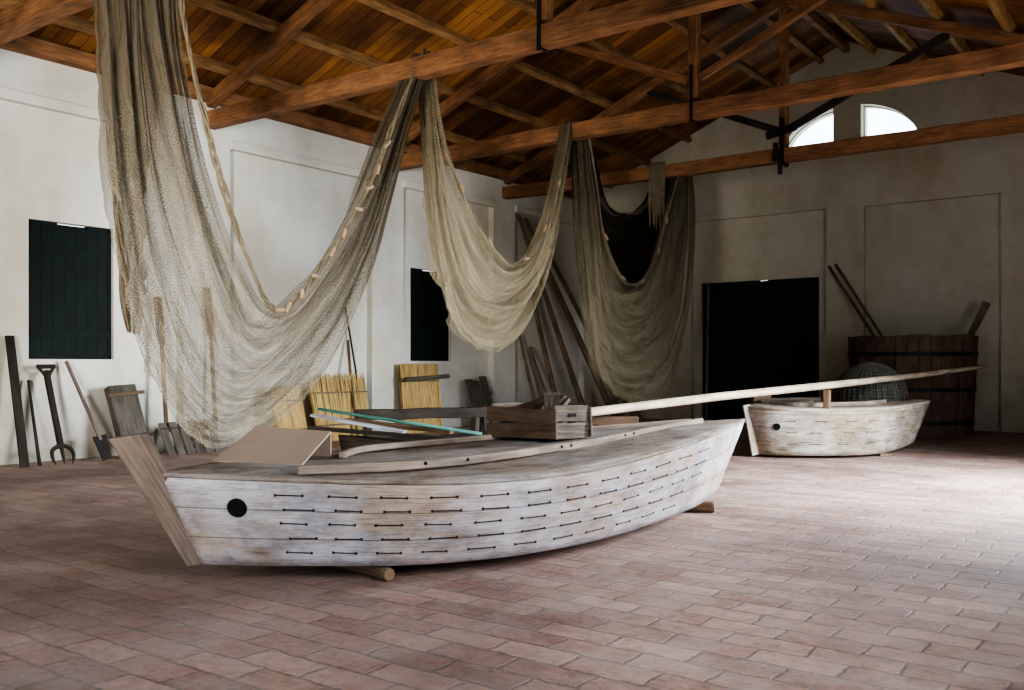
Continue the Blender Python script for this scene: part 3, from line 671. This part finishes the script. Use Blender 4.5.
# ---------------------------------------------------------------- items along the left wall
def LW(px,x=-12.3): return onX(px,365,x).y
y=LW(17); single('dark_board','narrow blackened board leaning on the wall','board',(-12.2,y,0),beam((-12.1,y,.0),(-12.5,y,1.68),.11,.04,up=Vector((1,0,0))),M_dark,bevel=.005)
y=LW(50)
T=Thing('garden_fork','old dark iron digging fork leaning on the wall','digging fork',(-12.05,y,0))
T.part('shaft',tube([(-12.02,y,.22),(-12.4,y+.0,1.22)],.045,8),M_dark)
T.part('handle',join(tube([(-12.4,y-.12,1.28),(-12.41,y+.12,1.28)],.03,8),tube([(-12.4,y-.1,1.27),(-12.37,y,1.12)],.022,6),tube([(-12.4,y+.1,1.27),(-12.37,y,1.12)],.022,6)),M_dark)
tn=[]
for k in (-1,0,1): tn.append(tube(crom([(-12.02,y,.26),(-12.0,y+.12*k,.20),(-11.96,y+.14*k,.10),(-11.93,y+.11*k,.01)],8),[.03,.03,.03,.028,.026,.024,.02,.014,.008],6))
T.part('tines',join(*tn),M_dark)
y=LW(72); y2=LW(92)
T=Thing('spade','old spade with pale wooden shaft leaning on the wall','spade',(-12.0,y2,0))
T.part('shaft',tube([(-12.45,y,1.35),(-12.08,y2,.28)],.026,8),M_stem)
T.part('blade',beam((-12.1,y2-.01,.34),(-11.98,y2+.04,.02),.2,.02,up=Vector((1,0,0)),segs=2,w1=.14),M_iron,bevel=.006)
y=LW(32); pole('slim dark stick leaning on the wall',(-12.1,y,0),(-12.5,y+.05,1.1),.025,.018,M_dark)
y=LW(124)
T=Thing('timber_block','grey weathered upright timber block leaning on the wall','timber block',(-12.0,y,0))
T.part('board',beam((-11.95,y,0),(-12.34,y-.05,1.0),.42,.14,up=Vector((1,0,0)),segs=3,jit=.01),M_grey,bevel=.02)
T.part('cap',beam((-12.2,y-.30,.88),(-12.12,y+.2,.92),.05,.05),M_brown,bevel=.006)
y=LW(180); ds=[]
T=Thing('slatted_panel','low grey slatted wooden panel leaning on the wall','slatted panel',(-11.9,y,0))
for k in range(6): ds.append(beam((-11.9,y-.4+.16*k,0),(-12.15,y-.4+.16*k,.46+.04*math.sin(k*3)),.12,.02,up=Vector((1,0,0))))
T.part('slats',join(*ds),M_grey)
for z in (.10,.36): T.part('rail',beam((-11.9-.25*z/.5-.02,y-.45,z),(-11.9-.25*z/.5-.02,y+.45,z),.02,.06),M_dark)
for px,hh in ((164,2.3),(213,2.5)):
    y=LW(px)
    T=Thing('oar','long brown wooden oar leaning against the wall','oar',(-11.9,y,0),'oars leaning on the wall')
    T.part('shaft',tube([(-12.2,y,.0),(-12.36,y,hh*.72)],.032,8),M_brown); T.part('blade',beam((-12.355,y,hh*.7),(-12.42,y-.03,hh),.11,.03,up=Vector((1,0,0)),segs=3,w1=.14),M_brown,bevel=.008)
def reeds(label,y0,y1,ht,n,xb,xt,fan=.0,name='reed_bundle',jt=.03):
    T=Thing(name,label,'reed bundle',(xb,(y0+y1)/2,0)); ds=[]
    for k in range(n):
        t=k/(n-1); yb=y0+(y1-y0)*t; yt=yb+fan*(t-.5)+random.uniform(-.006,.006)*(1+jt*40); lay_=random.random()*.03
        ds.append(tube([(xb+lay_,yb,.0),((xb+xt)/2+lay_,(yb+yt)/2,ht/2),(xt+lay_,yt,ht*random.uniform(1-jt,1+jt))],[.011,.011,.009],5))
    ds.append(prism([(xb-.01,y0,0),(xb-.01,y1,0),(xt-.01,y1+fan/2,ht*.92),(xt-.01,y0-fan/2,ht*.92)],Vector((-.02,0,0))))
    T.part('reeds',join(*ds),M_reed)
    for z in (.25,.75):
        xx=xb+(xt-xb)*z; T.part('binding',beam((xx+.04,y0-fan/2*z,ht*z),(xx+.04,y1+fan/2*z,ht*z),.02,.025),M_rope)
    return T
reeds('golden-yellow reed panel leaning on the wall behind the net',LW(308),LW(360),1.10,120,-12.0,-12.25,.08,jt=.06)
reeds('golden reed panel half hidden behind the net',LW(268),LW(296),.95,60,-12.0,-12.25,.0)
reeds('flat yellow reed mat leaning on the wall',LW(399),LW(436),1.32,110,-12.15,-12.3,0,'reed_mat',.01)
single('wood_rod','grey wooden rod lying across the reed mat','rod',(-12.02,LW(418),1.05),tube([(-12.08,LW(397),1.03),(-12.10,LW(441),1.08)],.04,8),M_grey)
pole('thin dark pole leaning on the wall behind the reeds',(-12.3,LW(366),0),(-12.55,LW(355),2.35),.022,.018,M_dark)
pole('pale stick leaning on the wall beside the reeds',(-11.8,LW(338),0),(-12.5,LW(356),1.75),.028,.02,M_orange)
y0=LW(467);y1=LW(488); T=Thing('board_panel','grey weathered boards nailed together leaning on the wall','board panel',(-12.1,(y0+y1)/2,0))
for k in range(3):
    yy=y0+(y1-y0)*(k+.5)/3; T.part('board',beam((-12.0,yy,0),(-12.36,yy,1.0+.06*math.sin(k*4)),(y1-y0)/3-.015,.035,up=Vector((1,0,0))),M_grey,bevel=.006)
T.part('crossbar',beam((-12.2,y0,.7),(-12.2,y1,.7),.03,.09),M_grey)
b0=W(356,13.5,.0); b1=W(495,14.2,0); dd=(b1-b0).normalized(); sd=Vector((dd.y,-dd.x,0))
T=Thing('work_bench','long dark brown timber bench on stout legs','bench',(b0+b1)/2)
T.part('seat_plank',beam(b0+UP*.58,b1+UP*.60,.20,.15,segs=6,jit=.008),M_dark,bevel=.012)
for t in (.08,.92):
    for s1 in (-1,1):
        q=b0.lerp(b1,t)+sd*.06*s1; T.part('leg',beam(q+UP*.53,q+sd*.09*s1,.08,.08),M_dark)
q=W(478,15.0,0); single('wood_stump','dark upright timber stump beside the bench','timber stump',q,tube([q,q+UP*.45,q+UP*.62],[.12,.11,.08],9),M_grey)
# ---------------------------------------------------------------- lights
wd=bpy.data.worlds.new('sky'); bpy.context.scene.world=wd; wd.use_nodes=True
bg=wd.node_tree.nodes['Background']; bg.inputs[0].default_value=(.70,.85,1,1); bg.inputs[1].default_value=8.0
def area(name,loc,target,sx,sy,power,color,spread=180):
    l=bpy.data.lights.new(name,'AREA'); l.shape='RECTANGLE'; l.size=sx; l.size_y=sy; l.energy=power; l.color=color; l.spread=math.radians(spread)
    o=bpy.data.objects.new(name,l); col.objects.link(o); o.location=loc
    o.rotation_euler=(Vector(target)-Vector(loc)).to_track_quat('-Z','Y').to_euler(); return o
area('doorway_daylight',(XR+.45,11.4,2.4),(-2.0,10.2,0),2.8,2.4,1500,(.82,.91,1),112)
area('window_daylight',(XR+.45,3.8,2.3),(-4.2,5.2,.8),2.3,2.0,120,(.93,.96,1),110)  # added fill lamp at a made-up window opening, brightens the boat's near side
area('entrance_daylight',(-3.4,YF-.45,1.8),(-12.4,10.0,4.2),2.3,2.4,260,(1,.96,.90),58)  # added fill lamp at a made-up front opening, aimed at the left wall
vs=bpy.context.scene.view_settings
try: vs.look='AgX - Medium High Contrast'
except Exception as e: print(e)
# ---------------------------------------------------------------- camera
cam=bpy.data.cameras.new('camera'); co=bpy.data.objects.new('camera',cam); col.objects.link(co)
co.location=(0,0,H); co.rotation_euler=(math.pi/2,0,A); cam.sensor_width=36; cam.lens=FL/1024*36; cam.shift_y=20/1024; cam.clip_start=.05
bpy.context.scene.camera=co
